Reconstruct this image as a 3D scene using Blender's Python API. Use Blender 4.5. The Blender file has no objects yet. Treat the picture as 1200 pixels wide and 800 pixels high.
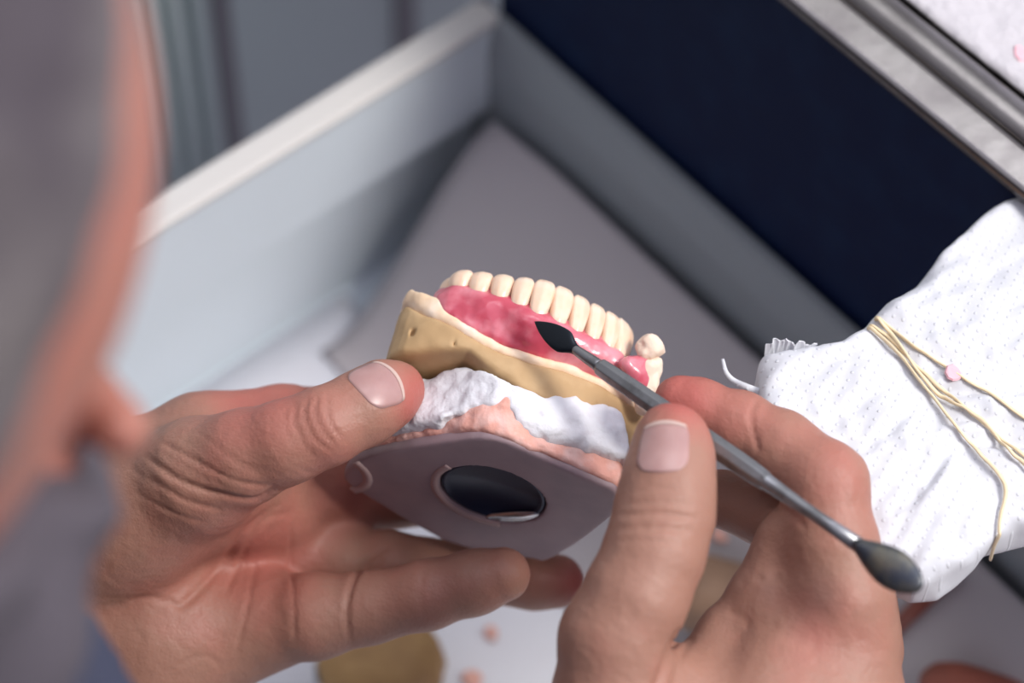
import bpy, math, random
import numpy as np
random.seed(4)
rng = np.random.RandomState(7)
SC = bpy.context.scene
COL = SC.collection
# ------------------------------------------------------------------ camera frame (millimetres)
F = 2833.3
PITCH, ROLL, TH = math.radians(55), math.radians(2), math.radians(48)
_r = np.array([1, 0, 0.]); _u = np.array([0, math.sin(PITCH), math.cos(PITCH)])
CB = np.array([0, -math.cos(PITCH), math.sin(PITCH)])
CR, CU = _r*math.cos(ROLL)+_u*math.sin(ROLL), -_r*math.sin(ROLL)+_u*math.cos(ROLL)
CAM = np.array([0, 0, 800.])+630*CB
EX = np.array([math.cos(TH), -math.sin(TH), 0]); NX = np.array([-math.sin(TH), -math.cos(TH), 0]); ZX = np.array([0, 0, 1.])
def ray(x, y): return ((x-600)/F)*CR+((400-y)/F)*CU-CB
def P(x, y, d): return CAM+d*ray(x, y)
def RZ(x, y, z):
    k = ray(x, y); return CAM+k*(z-CAM[2])/k[2]
def EN(e, n, z): return e*EX+n*NX+z*ZX
def toEN(w): return np.stack([w@EX, w@NX, w[..., 2]], -1)
def proj(v):
    q = v-CAM; z = -(q@CB)
    return 600+F*(q@CR)/z, 400-F*(q@CU)/z, z

# ------------------------------------------------------------------ objects
def link(o, parent=None):
    COL.objects.link(o)
    if parent is not None: o.parent = parent; o.matrix_parent_inverse = parent.matrix_world.inverted()
    return o
def tag(o, label, cat, group=None):
    o['label'] = label; o['category'] = cat
    if group: o['group'] = group
    return o
def thing(name, label, cat, loc, group=None):
    o = bpy.data.objects.new(name, None); o.empty_display_size = .01
    o.location = [c*.001 for c in loc]
    COL.objects.link(o); bpy.context.view_layer.update()
    return tag(o, label, cat, group)
def obj(name, verts, faces, mat, parent=None, smooth=True, tone=None, origin=None):
    v = np.asarray(verts, dtype=float)
    org = np.array(origin) if origin is not None else v.mean(0)
    me = bpy.data.meshes.new(name)
    me.from_pydata(((v-org)*.001).tolist(), [], faces if isinstance(faces, list) else faces.tolist())
    me.update()
    if smooth: me.polygons.foreach_set('use_smooth', [True]*len(me.polygons))
    mats = mat if isinstance(mat, (list, tuple)) else [mat]
    for m in mats: me.materials.append(m)
    if tone is not None:
        a = me.attributes.new('tone', 'FLOAT', 'POINT'); a.data.foreach_set('value', np.asarray(tone, dtype=np.float32))
    o = bpy.data.objects.new(name, me)
    COL.objects.link(o)
    if parent is not None:
        o.parent = parent; o.location = (org*.001).tolist()
        pw = parent_world(parent); o.location = [(org[i]*.001-pw[i]) for i in range(3)]
    else: o.location = (org*.001).tolist()
    return o
def parent_world(p):
    t = [0, 0, 0]
    while p is not None:
        for i in range(3): t[i] += p.location[i]
        p = p.parent
    return t
def structure(o): o['kind'] = 'structure'; return o

# ------------------------------------------------------------------ noise
LAT = rng.rand(32, 32, 32)
def vnoise(p, s):
    q = p/s; i = np.floor(q).astype(int); f = q-i; f = f*f*(3-2*f); i = i % 32; j = (i+1) % 32
    a = LAT
    x0, y0, z0 = i[..., 0], i[..., 1], i[..., 2]; x1, y1, z1 = j[..., 0], j[..., 1], j[..., 2]
    fx, fy, fz = f[..., 0], f[..., 1], f[..., 2]
    c00 = a[x0, y0, z0]*(1-fx)+a[x1, y0, z0]*fx; c10 = a[x0, y1, z0]*(1-fx)+a[x1, y1, z0]*fx
    c01 = a[x0, y0, z1]*(1-fx)+a[x1, y0, z1]*fx; c11 = a[x0, y1, z1]*(1-fx)+a[x1, y1, z1]*fx
    return ((c00*(1-fy)+c10*fy)*(1-fz)+(c01*(1-fy)+c11*fy)*fz)*2-1
def fbm(p, s, o=3):
    t = 0; a = 1
    for k in range(o): t = t+a*vnoise(p+k*17.3, s); s *= .5; a *= .5
    return t

# ------------------------------------------------------------------ signed distance meshing
def smin(a, b, k):
    if k <= 0: return np.minimum(a, b)
    h = np.maximum(k-np.abs(a-b), 0)/k
    return np.minimum(a, b)-h*h*k*.25
def smax(a, b, k): return -smin(-a, -b, k)
class Field:
    def __init__(s, lo, hi, h):
        s.lo = np.array(lo, float); s.h = h
        s.n = np.ceil((np.array(hi)-s.lo)/h).astype(int)+1
    def new(s, v=12.): return np.full(s.n, v, dtype=np.float32)
    def win(s, lo, hi):
        a = np.clip(np.floor((np.array(lo)-s.lo)/s.h).astype(int), 0, s.n); b = np.clip(np.ceil((np.array(hi)-s.lo)/s.h).astype(int)+1, 0, s.n)
        if np.any(b <= a): return None, None
        g = np.meshgrid(*[s.lo[i]+s.h*np.arange(a[i], b[i]) for i in range(3)], indexing='ij')
        return tuple(slice(a[i], b[i]) for i in range(3)), np.stack(g, -1)
    def cone(s, d, a, b, ra, rb, k, pad=8):
        a = np.array(a); b = np.array(b); m = max(ra, rb)+pad
        w, p = s.win(np.minimum(a, b)-m, np.maximum(a, b)+m)
        if w is None: return
        ab = b-a; t = np.clip(((p-a)@ab)/max(ab@ab, 1e-6), 0, 1)
        q = np.linalg.norm(p-a-t[..., None]*ab, axis=-1)-(ra+(rb-ra)*t)
        d[w] = smin(d[w], q, k)
    def chain(s, d, pts, k, pad=8):
        for (a, ra), (b, rb) in zip(pts[:-1], pts[1:]): s.cone(d, a, b, ra, rb, k, pad)
    def ell(s, d, c, ax, rad, k, sub=False, pad=8):
        c = np.array(c); m = max(rad)+pad
        w, p = s.win(c-m, c+m)
        if w is None: return
        q = (p-c)@np.array(ax).T; rad = np.array(rad, float)
        k0 = np.linalg.norm(q/rad, axis=-1); k1 = np.linalg.norm(q/rad**2, axis=-1)+1e-9
        e = k0*(k0-1)/k1
        d[w] = smax(d[w], -e, k) if sub else smin(d[w], e, k)
    def mesh(s, d):
        sg = d < 0
        n = np.array(d.shape)-1
        acc = np.zeros(tuple(n)+(3,), np.float32); cnt = np.zeros(tuple(n), np.float32)
        def sl(o, dm): return tuple(slice(o[i], n[i]+o[i]) for i in range(3))
        for ax in range(3):
            o1, o2 = [i for i in range(3) if i != ax]
            for u in (0, 1):
                for v in (0, 1):
                    a = [0, 0, 0]; a[o1] = u; a[o2] = v; b = list(a); b[ax] = 1
                    da, db = d[sl(a, n)], d[sl(b, n)]
                    m = (da < 0) != (db < 0)
                    t = np.where(m, da/np.where(m, da-db, 1), 0)
                    acc[..., ax] += np.where(m, t, 0); acc[..., o1] += m*u; acc[..., o2] += m*v; cnt += m
        act = cnt > 0
        idx = np.full(tuple(n), -1, np.int64); idx[act] = np.arange(act.sum())
        cell = np.argwhere(act)
        V = s.lo+s.h*(cell+acc[act]/cnt[act][:, None])
        Fs = []
        for ax in range(3):
            o1, o2 = (ax+1) % 3, (ax+2) % 3
            lo = [1, 1, 1]; lo[ax] = 0
            r = [slice(lo[i], n[i]) for i in range(3)]
            r2 = list(r); r2[ax] = slice(1, n[ax]+1)
            A = sg[tuple(r)]; B = sg[tuple(r2)]
            e = np.argwhere(A != B)+np.array(lo)
            if len(e) == 0: continue
            ins = sg[e[:, 0], e[:, 1], e[:, 2]]
            def g(a, b):
                q = e.copy(); q[:, o1] -= a; q[:, o2] -= b
                return idx[q[:, 0], q[:, 1], q[:, 2]]
            f = np.stack([g(1, 1), g(0, 1), g(0, 0), g(1, 0)], 1)
            f[~ins] = f[~ins][:, ::-1]
            Fs.append(f)
        Fa = np.concatenate(Fs); Fa = Fa[(Fa >= 0).all(1)]
        return V, Fa
def vnormals(V, Fa):
    n = np.cross(V[Fa[:, 2]]-V[Fa[:, 0]], V[Fa[:, 3]]-V[Fa[:, 1]])
    N = np.zeros_like(V)
    for k in range(4): np.add.at(N, Fa[:, k], n)
    return N/(np.linalg.norm(N, axis=1, keepdims=True)+1e-12)
def relax(V, Fa, it=2, f=.5):
    for _ in range(it):
        S = np.zeros_like(V); c = np.zeros(len(V))
        for k in range(4):
            for j in (1, 3):
                np.add.at(S, Fa[:, k], V[Fa[:, (k+j) % 4]]); np.add.at(c, Fa[:, k], 1)
        V = V+f*(S/c[:, None]-V)
    return V
def polysd(px, py, poly):
    poly = np.array(poly, float); d = np.full(px.shape, 1e9); s = np.ones(px.shape)
    n = len(poly)
    for i in range(n):
        a = poly[i]; b = poly[i-1]; e = b-a; wx = px-a[0]; wy = py-a[1]
        t = np.clip((wx*e[0]+wy*e[1])/(e@e), 0, 1)
        d = np.minimum(d, (wx-e[0]*t)**2+(wy-e[1]*t)**2)
        c1 = py >= a[1]; c2 = py < b[1]; c3 = e[0]*wy > e[1]*wx
        f = (c1 & c2 & c3) | (~c1 & ~c2 & ~c3)
        s = np.where(f, -s, s)
    return s*np.sqrt(d)
def smooth_poly(pts, it=2):
    p = [np.array(q, float) for q in pts]
    for _ in range(it):
        q = []
        for i in range(len(p)):
            a, b = p[i], p[(i+1) % len(p)]; q += [a*.78+b*.22, a*.22+b*.78]
        p = q
    return p
def layer(poly, lo, hi, h, rnd=1., amp=.3, ns=4., off=None, extra=None, bulge=0.):
    """solid between heights lo(u,v)..hi(u,v) inside the outline, rounded and roughened; local coordinates"""
    P2 = np.array(poly); zr = [1e9, -1e9]
    uu = np.linspace(P2[:, 0].min(), P2[:, 0].max(), 30)
    for v0 in (P2[:, 1].min(), 0, P2[:, 1].max()):
        zr[0] = min(zr[0], np.min(lo(uu, v0+0*uu))); zr[1] = max(zr[1], np.max(hi(uu, v0+0*uu)))
    m = 4+bulge
    fd = Field([P2[:, 0].min()-m, P2[:, 1].min()-m, zr[0]-3], [P2[:, 0].max()+m, P2[:, 1].max()+m, zr[1]+3], h)
    w, p = fd.win(fd.lo, fd.lo+fd.h*fd.n)
    a = polysd(p[..., :1, 0][..., 0], p[..., :1, 1][..., 0], poly)[..., None]
    l = lo(p[..., 0], p[..., 1]); t = hi(p[..., 0], p[..., 1])
    if off is not None: a = a-off(p[..., 0], p[..., 1], p[..., 2])
    b = np.maximum(l-p[..., 2], p[..., 2]-t)
    q = smax(a+rnd*0, b, rnd*2.5)
    q = q+amp*fbm(p, ns)
    if extra is not None: q = extra(q, p)
    return fd.mesh(q.astype(np.float32))

# ------------------------------------------------------------------ sweep helpers
def frames(pts):
    pts = np.array(pts, float); T = np.gradient(pts, axis=0); T /= np.linalg.norm(T, axis=1, keepdims=True)
    up = np.array([0, 0, 1.]) if abs(T[0][2]) < .9 else np.array([1., 0, 0])
    U = []
    x = np.cross(T[0], up); x /= np.linalg.norm(x)
    for t in T:
        x = x-t*(x@t); x /= np.linalg.norm(x); U.append(x)
    U = np.array(U); return pts, T, U, np.cross(T, U)
def tube(pts, rad, n=12, flat=1., twist=0, cap=True, power=2.):
    pts, T, U, W = frames(pts); r = np.array(rad)*np.ones(len(pts)); V = []; Fa = []
    for i in range(len(pts)):
        for k in range(n):
            a = 2*math.pi*k/n; tw = twist*i
            c, s = math.cos(a), math.sin(a)*flat
            cc, ss = c*math.cos(tw)-s*math.sin(tw), c*math.sin(tw)+s*math.cos(tw)
            V.append(pts[i]+r[i]*(cc*U[i]+ss*W[i]))
    for i in range(len(pts)-1):
        for k in range(n): Fa.append([i*n+k, i*n+(k+1) % n, (i+1)*n+(k+1) % n, (i+1)*n+k])
    if cap: Fa.append(list(range(n))[::-1]); Fa.append([(len(pts)-1)*n+k for k in range(n)])
    return np.array(V), Fa
def spline(pts, m=8):
    p = np.array(pts, float); q = []
    for i in range(len(p)-1):
        a = p[max(i-1, 0)]; b = p[i]; c = p[i+1]; d = p[min(i+2, len(p)-1)]
        for k in range(m):
            t = k/m
            q.append(.5*((2*b)+(c-a)*t+(2*a-5*b+4*c-d)*t*t+(-a+3*b-3*c+d)*t**3))
    q.append(p[-1]); return np.array(q)
def extrude_profile(prof, e0, e1, along='E', steps=2):
    """prof: list of (other, z); swept along E or N"""
    V = []; Fa = []; n = len(prof)
    for s in np.linspace(e0, e1, steps):
        for (a, z) in prof: V.append(EN(s, a, z) if along == 'E' else EN(a, s, z))
    for i in range(steps-1):
        for k in range(n): Fa.append([i*n+k, i*n+(k+1) % n, (i+1)*n+(k+1) % n, (i+1)*n+k])
    Fa.append(list(range(n))); Fa.append([(steps-1)*n+k for k in range(n)][::-1])
    return np.array(V), Fa
def box(e0, e1, n0, n1, z0, z1):
    return extrude_profile([(n0, z0), (n1, z0), (n1, z1), (n0, z1)], e0, e1)
def bevel(o, w, seg=3):
    m = o.modifiers.new('bevel', 'BEVEL'); m.width = w*.001; m.segments = seg; m.limit_method = 'ANGLE'; return o

# ------------------------------------------------------------------ materials
def nodes(name):
    m = bpy.data.materials.new(name); m.use_nodes = True; nt = m.node_tree
    return m, nt, nt.nodes['Principled BSDF']
def mat(name, col, rough=.6, metal=0., bump=None, var=None, sss=0, spec=.5, coat=0, sssr=(1, .35, .2)):
    """bump: (scale, strength, distance mm); var: (scale, colour, lo, hi)"""
    m, nt, b = nodes(name)
    b.inputs['Base Color'].default_value = (*col, 1); b.inputs['Roughness'].default_value = rough
    b.inputs['Metallic'].default_value = metal; b.inputs['Specular IOR Level'].default_value = spec
    if coat: b.inputs['Coat Weight'].default_value = coat; b.inputs['Coat Roughness'].default_value = .12
    if sss:
        b.inputs['Subsurface Weight'].default_value = sss; b.inputs['Subsurface Radius'].default_value = sssr; b.inputs['Subsurface Scale'].default_value = .003
    tc = nt.nodes.new('ShaderNodeTexCoord')
    if var:
        ns = nt.nodes.new('ShaderNodeTexNoise'); ns.inputs['Scale'].default_value = var[0]; ns.inputs['Detail'].default_value = 5
        nt.links.new(tc.outputs['Object'], ns.inputs['Vector'])
        mr = nt.nodes.new('ShaderNodeMapRange'); mr.inputs['From Min'].default_value = var[2]; mr.inputs['From Max'].default_value = var[3]
        nt.links.new(ns.outputs['Fac'], mr.inputs['Value'])
        mx = nt.nodes.new('ShaderNodeMix'); mx.data_type = 'RGBA'
        mx.inputs[6].default_value = (*col, 1); mx.inputs[7].default_value = (*var[1], 1)
        nt.links.new(mr.outputs[0], mx.inputs[0]); nt.links.new(mx.outputs[2], b.inputs['Base Color'])
    if bump:
        ns = nt.nodes.new('ShaderNodeTexNoise'); ns.inputs['Scale'].default_value = bump[0]; ns.inputs['Detail'].default_value = 6
        nt.links.new(tc.outputs['Object'], ns.inputs['Vector'])
        bp = nt.nodes.new('ShaderNodeBump'); bp.inputs['Strength'].default_value = bump[1]; bp.inputs['Distance'].default_value = bump[2]*.001
        nt.links.new(ns.outputs['Fac'], bp.inputs['Height']); nt.links.new(bp.outputs[0], b.inputs['Normal'])
    return m
def skin(name, base, red, sx=(1, 1, 1)):
    m, nt, b = nodes(name)
    b.inputs['Roughness'].default_value = .5; b.inputs['Specular IOR Level'].default_value = .35
    b.inputs['Subsurface Weight'].default_value = .12; b.inputs['Subsurface Radius'].default_value = (1, .35, .2); b.inputs['Subsurface Scale'].default_value = .003
    at = nt.nodes.new('ShaderNodeAttribute'); at.attribute_name = 'tone'
    tc = nt.nodes.new('ShaderNodeTexCoord')
    n1 = nt.nodes.new('ShaderNodeTexNoise'); n1.inputs['Scale'].default_value = 90; n1.inputs['Detail'].default_value = 4
    nt.links.new(tc.outputs['Object'], n1.inputs['Vector'])
    ad = nt.nodes.new('ShaderNodeMath'); ad.operation = 'MULTIPLY_ADD'; ad.inputs[1].default_value = .7; 
    nt.links.new(n1.outputs['Fac'], ad.inputs[0]); nt.links.new(at.outputs['Fac'], ad.inputs[2])
    sb = nt.nodes.new('ShaderNodeMath'); sb.operation = 'SUBTRACT'; sb.inputs[1].default_value = .3; sb.use_clamp = True
    nt.links.new(ad.outputs[0], sb.inputs[0])
    mx = nt.nodes.new('ShaderNodeMix'); mx.data_type = 'RGBA'; mx.inputs[6].default_value = (*base, 1); mx.inputs[7].default_value = (*red, 1)
    nt.links.new(sb.outputs[0], mx.inputs[0]); nt.links.new(mx.outputs[2], b.inputs['Base Color'])
    # fine lines: stretched noise plus cell pattern
    vo = nt.nodes.new('ShaderNodeTexVoronoi'); vo.feature = 'DISTANCE_TO_EDGE'; vo.inputs['Scale'].default_value = 900
    nt.links.new(tc.outputs['Object'], vo.inputs['Vector'])
    n2 = nt.nodes.new('ShaderNodeTexNoise'); n2.inputs['Scale'].default_value = 420; n2.inputs['Detail'].default_value = 5
    mp = nt.nodes.new('ShaderNodeMapping'); mp.inputs['Scale'].default_value = sx; mp.inputs['Rotation'].default_value = (.3, .5, .4)
    nt.links.new(tc.outputs['Object'], mp.inputs['Vector']); nt.links.new(mp.outputs[0], n2.inputs['Vector'])
    b1 = nt.nodes.new('ShaderNodeBump'); b1.inputs['Strength'].default_value = .35; b1.inputs['Distance'].default_value = .00025
    b2 = nt.nodes.new('ShaderNodeBump'); b2.inputs['Strength'].default_value = .5; b2.inputs['Distance'].default_value = .0006
    nt.links.new(vo.outputs['Distance'], b1.inputs['Height']); nt.links.new(n2.outputs['Fac'], b2.inputs['Height'])
    nt.links.new(b1.outputs[0], b2.inputs['Normal']); nt.links.new(b2.outputs[0], b.inputs['Normal'])
    return m
def towel_mat(name, col=(.86, .87, .9)):
    m, nt, b = nodes(name)
    b.inputs['Base Color'].default_value = (*col, 1); b.inputs['Roughness'].default_value = .9; b.inputs['Specular IOR Level'].default_value = .15
    tc = nt.nodes.new('ShaderNodeTexCoord'); mp = nt.nodes.new('ShaderNodeMapping'); mp.inputs['Rotation'].default_value = (0, 0, .45)
    nt.links.new(tc.outputs['Object'], mp.inputs['Vector'])
    se = nt.nodes.new('ShaderNodeSeparateXYZ'); nt.links.new(mp.outputs[0], se.inputs[0])
    out = []
    for ax in (0, 1):
        a = nt.nodes.new('ShaderNodeMath'); a.operation = 'MULTIPLY'; a.inputs[1].default_value = 2*math.pi/.0027
        nt.links.new(se.outputs[ax], a.inputs[0])
        c = nt.nodes.new('ShaderNodeMath'); c.operation = 'SINE'; nt.links.new(a.outputs[0], c.inputs[0]); out.append(c)
    s = nt.nodes.new('ShaderNodeMath'); s.operation = 'ADD'; nt.links.new(out[0].outputs[0], s.inputs[0]); nt.links.new(out[1].outputs[0], s.inputs[1])
    r = nt.nodes.new('ShaderNodeMapRange'); r.inputs['From Min'].default_value = 1.35; r.inputs['From Max'].default_value = 1.95; r.interpolation_type = 'SMOOTHSTEP'
    nt.links.new(s.outputs[0], r.inputs['Value'])
    n = nt.nodes.new('ShaderNodeTexNoise'); n.inputs['Scale'].default_value = 260; n.inputs['Detail'].default_value = 6; nt.links.new(tc.outputs['Object'], n.inputs['Vector'])
    ad = nt.nodes.new('ShaderNodeMath'); ad.operation = 'MULTIPLY_ADD'; ad.inputs[1].default_value = .5
    nt.links.new(n.outputs['Fac'], ad.inputs[0]); nt.links.new(r.outputs[0], ad.inputs[2])
    bp = nt.nodes.new('ShaderNodeBump'); bp.inputs['Strength'].default_value = .42; bp.inputs['Distance'].default_value = .0007
    nt.links.new(ad.outputs[0], bp.inputs['Height']); nt.links.new(bp.outputs[0], b.inputs['Normal'])
    return m
M = dict(
    skin=skin("skin", (.33, .17, .122), (.42, .118, .096)),
    nail=mat('nail', (.38, .215, .20), .36, sss=.1, var=(120, (.44, .27, .25), .4, .7)),
    nail_edge=mat('nail_edge', (.52, .38, .33), .6),
    hair=mat('grey_hair', (.13, .115, .115), .75, bump=(300, .8, 1.5), var=(22, (.05, .04, .05), .4, .6)),
    beard=mat('beard', (.075, .065, .08), .85, bump=(350, .8, 1.2)),
    shirt=mat('shirt', (.03, .035, .065), .85, bump=(400, .4, .5)),
    plate=mat('plate_resin', (.30, .215, .23), .55, bump=(500, .15, .1), var=(90, (.25, .18, .2), .4, .7)),
    plate_ring=mat('plate_ring', (.36, .245, .24), .6),
    magnet=mat('magnet', (.012, .018, .045), .42, .5, bump=(250, .2, .2)),
    glint_slug_steel=mat('glint_slug_steel', (.55, .55, .56), .25, 1),  # serves the modelled magnet reflection and the loose metal slug
    pinkp=mat('pink_plaster', (.72, .36, .29), .85, bump=(700, .7, .4), var=(160, (.74, .50, .45), .45, .7)),
    whitep=mat('white_plaster', (.70, .70, .73), .85, bump=(900, .6, .4), var=(220, (.66, .63, .66), .52, .75)),
    stone=mat('yellow_stone', (.45, .29, .14), .7, bump=(700, .3, .15), var=(110, (.53, .36, .19), .45, .7)),
    cream=mat('cream_stone', (.80, .58, .38), .7, bump=(600, .3, .2), var=(140, (.87, .73, .6), .4, .7)),
    wax=mat('pink_wax', (.52, .07, .11), .28, sss=.25, bump=(260, .35, .4), var=(85, (.70, .27, .31), .45, .66), coat=.4, sssr=(1, .3, .3)),
    tooth=mat('acrylic_tooth', (.78, .55, .39), .3, sss=.2, var=(180, (.80, .62, .48), .4, .65), coat=.2),
    toothw=mat('plaster_cusp', (.80, .63, .50), .8, bump=(500, .5, .5), sss=.05),
    tool=mat('tool_steel', (.25, .255, .265), .36, .85, bump=(300, .25, .15), var=(200, (.13, .13, .13), .5, .75)),
    blade=mat('tool_blade', (.012, .016, .022), .3, .6, bump=(400, .4, .25)),
    spoon=mat('tool_spoon', (.15, .14, .11), .4, .8, var=(150, (.06, .07, .09), .4, .65)),
    towel=towel_mat('paper_towel', (.60, .61, .64)),
    flat=mat('bench_paper', (.52, .50, .52), .9, bump=(160, .8, 2.5)),
    band=mat('rubber_band', (.76, .62, .40), .5),
    flake=mat('pink_flake', (.80, .45, .50), .5),
    crumb=mat('pink_crumb', (.75, .40, .32), .6),
    steel=mat('bench_steel', (.21, .195, .185), .24, 1, bump=(40, .15, 1.5), var=(70, (.17, .155, .15), .5, .7)),
    apron=mat('navy_panel', (.002, .007, .034), .6, spec=.1, bump=(120, .2, .4), var=(60, (.004, .013, .045), .45, .75)),
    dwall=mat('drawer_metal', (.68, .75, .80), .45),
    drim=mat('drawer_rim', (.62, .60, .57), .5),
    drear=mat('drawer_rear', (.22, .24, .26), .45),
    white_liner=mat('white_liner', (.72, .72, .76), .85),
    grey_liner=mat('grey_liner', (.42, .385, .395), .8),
    cab=mat('cabinet_grey', (.68, .75, .74), .5),
    cabd=mat('cabinet_dark', (.30, .28, .30), .5),
    tan=mat('tan_stone', (.42, .25, .10), .7, bump=(300, .4, .4), var=(60, (.34, .19, .08), .4, .7)),
    brown=mat('brown_stone', (.28, .17, .11), .7, var=(60, (.2, .12, .08), .4, .7)),
    redstick=mat('red_stick', (.22, .06, .04), .4),
    redblock=mat('red_block', (.30, .085, .055), .5, var=(80, (.2, .06, .04), .4, .7)),
    darkmetal=mat('dark_metal', (.07, .08, .10), .35, .7),
    wall=mat('wall_paint', (.5, .52, .53), .8),
    floor=mat('floor_grey', (.12, .125, .13), .6),
)
# ================================================================== the person
def pc(x, y, d): return np.array([(x-600)/F*d, (400-y)/F*d, -d])
def c2w(v): return CAM+v[:, :1]*CR+v[:, 1:2]*CU+v[:, 2:]*CB
def prj(v): d = -v[:, 2]; return 600+F*v[:, 0]/d, 400-F*v[:, 1]/d, d
def ch(*pts): return [(pc(x, y, d), r) for x, y, d, r in pts]
def seg_dist(x, y, line):
    best = np.full(x.shape, 1e9); par = np.zeros(x.shape); n = len(line)-1
    for i, (a, b) in enumerate(zip(line[:-1], line[1:])):
        ex, ey = b[0]-a[0], b[1]-a[1]; t = np.clip(((x-a[0])*ex+(y-a[1])*ey)/(ex*ex+ey*ey), 0, 1)
        d = np.hypot(x-a[0]-ex*t, y-a[1]-ey*t); m = d < best; best = np.where(m, d, best); par = np.where(m, (i+t)/n, par)
    return best, par
def crease(V, N, lines):
    """press folds into the skin that faces the viewer side; each line: points, depth mm, width px, depth range"""
    for pts, dep, wid, dr in lines:
        x, y, d = prj(V); q, t = seg_dist(x, y, spline([(a, b, 0) for a, b in pts], 5)[:, :2])
        f = np.exp(-(q/wid)**2)*np.clip(np.sin(np.clip(t, 0, 1)*math.pi)*2.2, 0, 1)*(N[:, 2] > -.1)*(d > dr[0])*(d < dr[1])
        ridge = np.exp(-((q-wid*2.1)/(wid*1.2))**2)*.35*np.clip(np.sin(np.clip(t, 0, 1)*math.pi)*2, 0, 1)*(N[:, 2] > -.1)*(d > dr[0])*(d < dr[1])
        V = V-N*(f*dep*.6-ridge*dep*.12)[:, None]
    return V
def hand_mesh(palm, fingers, lo, hi, h, kp=7, kj=5, kf=1.0, extra=None):
    f = Field(lo, hi, h); dp = f.new()
    for c in palm: f.chain(dp, c, kp)
    df = f.new()
    for c in fingers:
        d1 = f.new(); f.chain(d1, c, 3); df = smin(df, d1, kf)
    d = smin(dp, df, kj)
    if extra: extra(f, d)
    return f.mesh(d)
def spots(V, lst, base=0.):
    x, y, d = prj(V); t = np.full(len(V), base)
    for sx, sy, r, s in lst: t += s*np.exp(-((x-sx)**2+(y-sy)**2)/r**2)
    return t

# ---- left hand (holds the cast): palm towards the viewer, thumb above, fingers behind and below
LT = ch((465, 456, 634, 7.3), (450, 463, 630, 8.9), (425, 478, 625, 9.6), (380, 500, 621, 9.9), (335, 518, 622, 10.6), (285, 536, 627, 12.2), (235, 556, 634, 14.5))
LI = ch((238, 520, 655, 14), (330, 494, 668, 10), (425, 492, 688, 9.2), (520, 478, 706, 8.2), (590, 474, 704, 7.4))
LM = ch((300, 590, 682, 11.5), (395, 588, 690, 10.5), (468, 580, 695, 9), (560, 582, 704, 8.2), (628, 592, 702, 7.5))
LR = ch((310, 655, 683, 12), (400, 660, 682, 10.6), (455, 662, 680, 9.4), (560, 672, 690, 8.6), (625, 680, 686, 8.0), (653, 681, 686, 7.7))
LP = ch((300, 728, 668, 13.5), (370, 722, 660, 11.5), (432, 712, 658, 9.6), (500, 697, 654, 9.2), (556, 682, 652, 8.5), (589, 673, 650, 7.5))
palmL = [ch((-70, 700, 670, 25), (40, 670, 667, 26)), ch((40, 640, 665, 27), (150, 600, 652, 21), (235, 560, 636, 15)), ch((40, 680, 672, 26), (160, 640, 668, 20), (300, 590, 680, 13)),
         ch((40, 690, 675, 26), (180, 680, 675, 19), (310, 655, 683, 13)), ch((40, 740, 675, 24), (190, 745, 668, 19), (300, 728, 668, 14)),
         ch((60, 800, 672, 22), (180, 790, 668, 15), (270, 768, 668, 9)), ch((150, 560, 655, 15), (238, 522, 657, 13)),
         ch((235, 560, 640, 12), (330, 560, 672, 9)), ch((250, 590, 655, 13), (330, 600, 676, 12)), ch((330, 520, 668, 9), (380, 560, 680, 9), (400, 590, 688, 9))]
V, Fa = hand_mesh(palmL, [LT, LI, LM, LR, LP], [-205, -130, -725], [26, 5, -590], .85)
V = relax(V, Fa, 2)
N = vnormals(V, Fa)
if N[np.argmax(V[:, 2])][2] < 0: Fa = Fa[:, ::-1]; N = -N
near = (590, 664); mid = (600, 720)
crL = [([(362, 465), (357, 485), (368, 512), (388, 530)], .8, 2.2, near), ([(373, 462), (369, 482), (378, 505), (394, 522)], .9, 2.4, near), ([(385, 458), (383, 478), (390, 500), (402, 516)], .6, 2.2, near),
       ([(350, 470), (345, 492), (356, 520), (372, 538)], .5, 2, near), ([(337, 475), (332, 495), (342, 520)], .3, 2, near), ([(320, 480), (316, 500), (326, 524)], .25, 2, near),
       ([(165, 530), (210, 562), (255, 578), (300, 585), (325, 568)], 1.5, 3.2, near), ([(185, 515), (230, 540), (275, 563), (322, 570)], .8, 2.6, near), ([(170, 555), (215, 585), (262, 598)], .8, 2.8, near),
       ([(155, 575), (205, 602), (240, 612)], .5, 2.5, near), ([(230, 505), (270, 535), (310, 555)], .4, 2.5, near), ([(150, 545), (190, 575)], .4, 2.3, near),
       ([(330, 590), (290, 620), (265, 655), (235, 690), (205, 716)], 1.4, 5, mid), ([(345, 600), (310, 610), (285, 650), (262, 700)], .7, 3, mid),
       ([(342, 612), (340, 660), (344, 700), (345, 760)], .6, 2.8, mid), ([(300, 655), (290, 710), (275, 770)], .6, 2.6, mid),
       ([(458, 640), (432, 655), (414, 680), (406, 715), (410, 752)], 1.7, 3, mid), ([(448, 655), (428, 668)], .8, 3, mid), ([(500, 640), (478, 655)], .4, 3, mid),
       ([(500, 652), (492, 690), (498, 730)], .3, 4, mid),
       ([(205, 780), (240, 768), (262, 785)], .4, 3, mid), ([(150, 705), (180, 700), (215, 712)], .7, 3, mid)]
for k in range(16):  # fine wrinkles over the thumb base
    x = 165+k*11; crL.append(([(x, 520+3*(k % 3)), (x+20, 543+4*(k % 2)), (x+46, 556)], .16, 1.5, near))
for k in range(12):
    x = 270+k*10; crL.append(([(x, 478+2*(k % 3)), (x+10, 500), (x+26, 520)], .14, 1.4, near))
V = crease(V, N, crL); V = V+N*(.1*fbm(V, 5, 3))[:, None]
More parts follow.
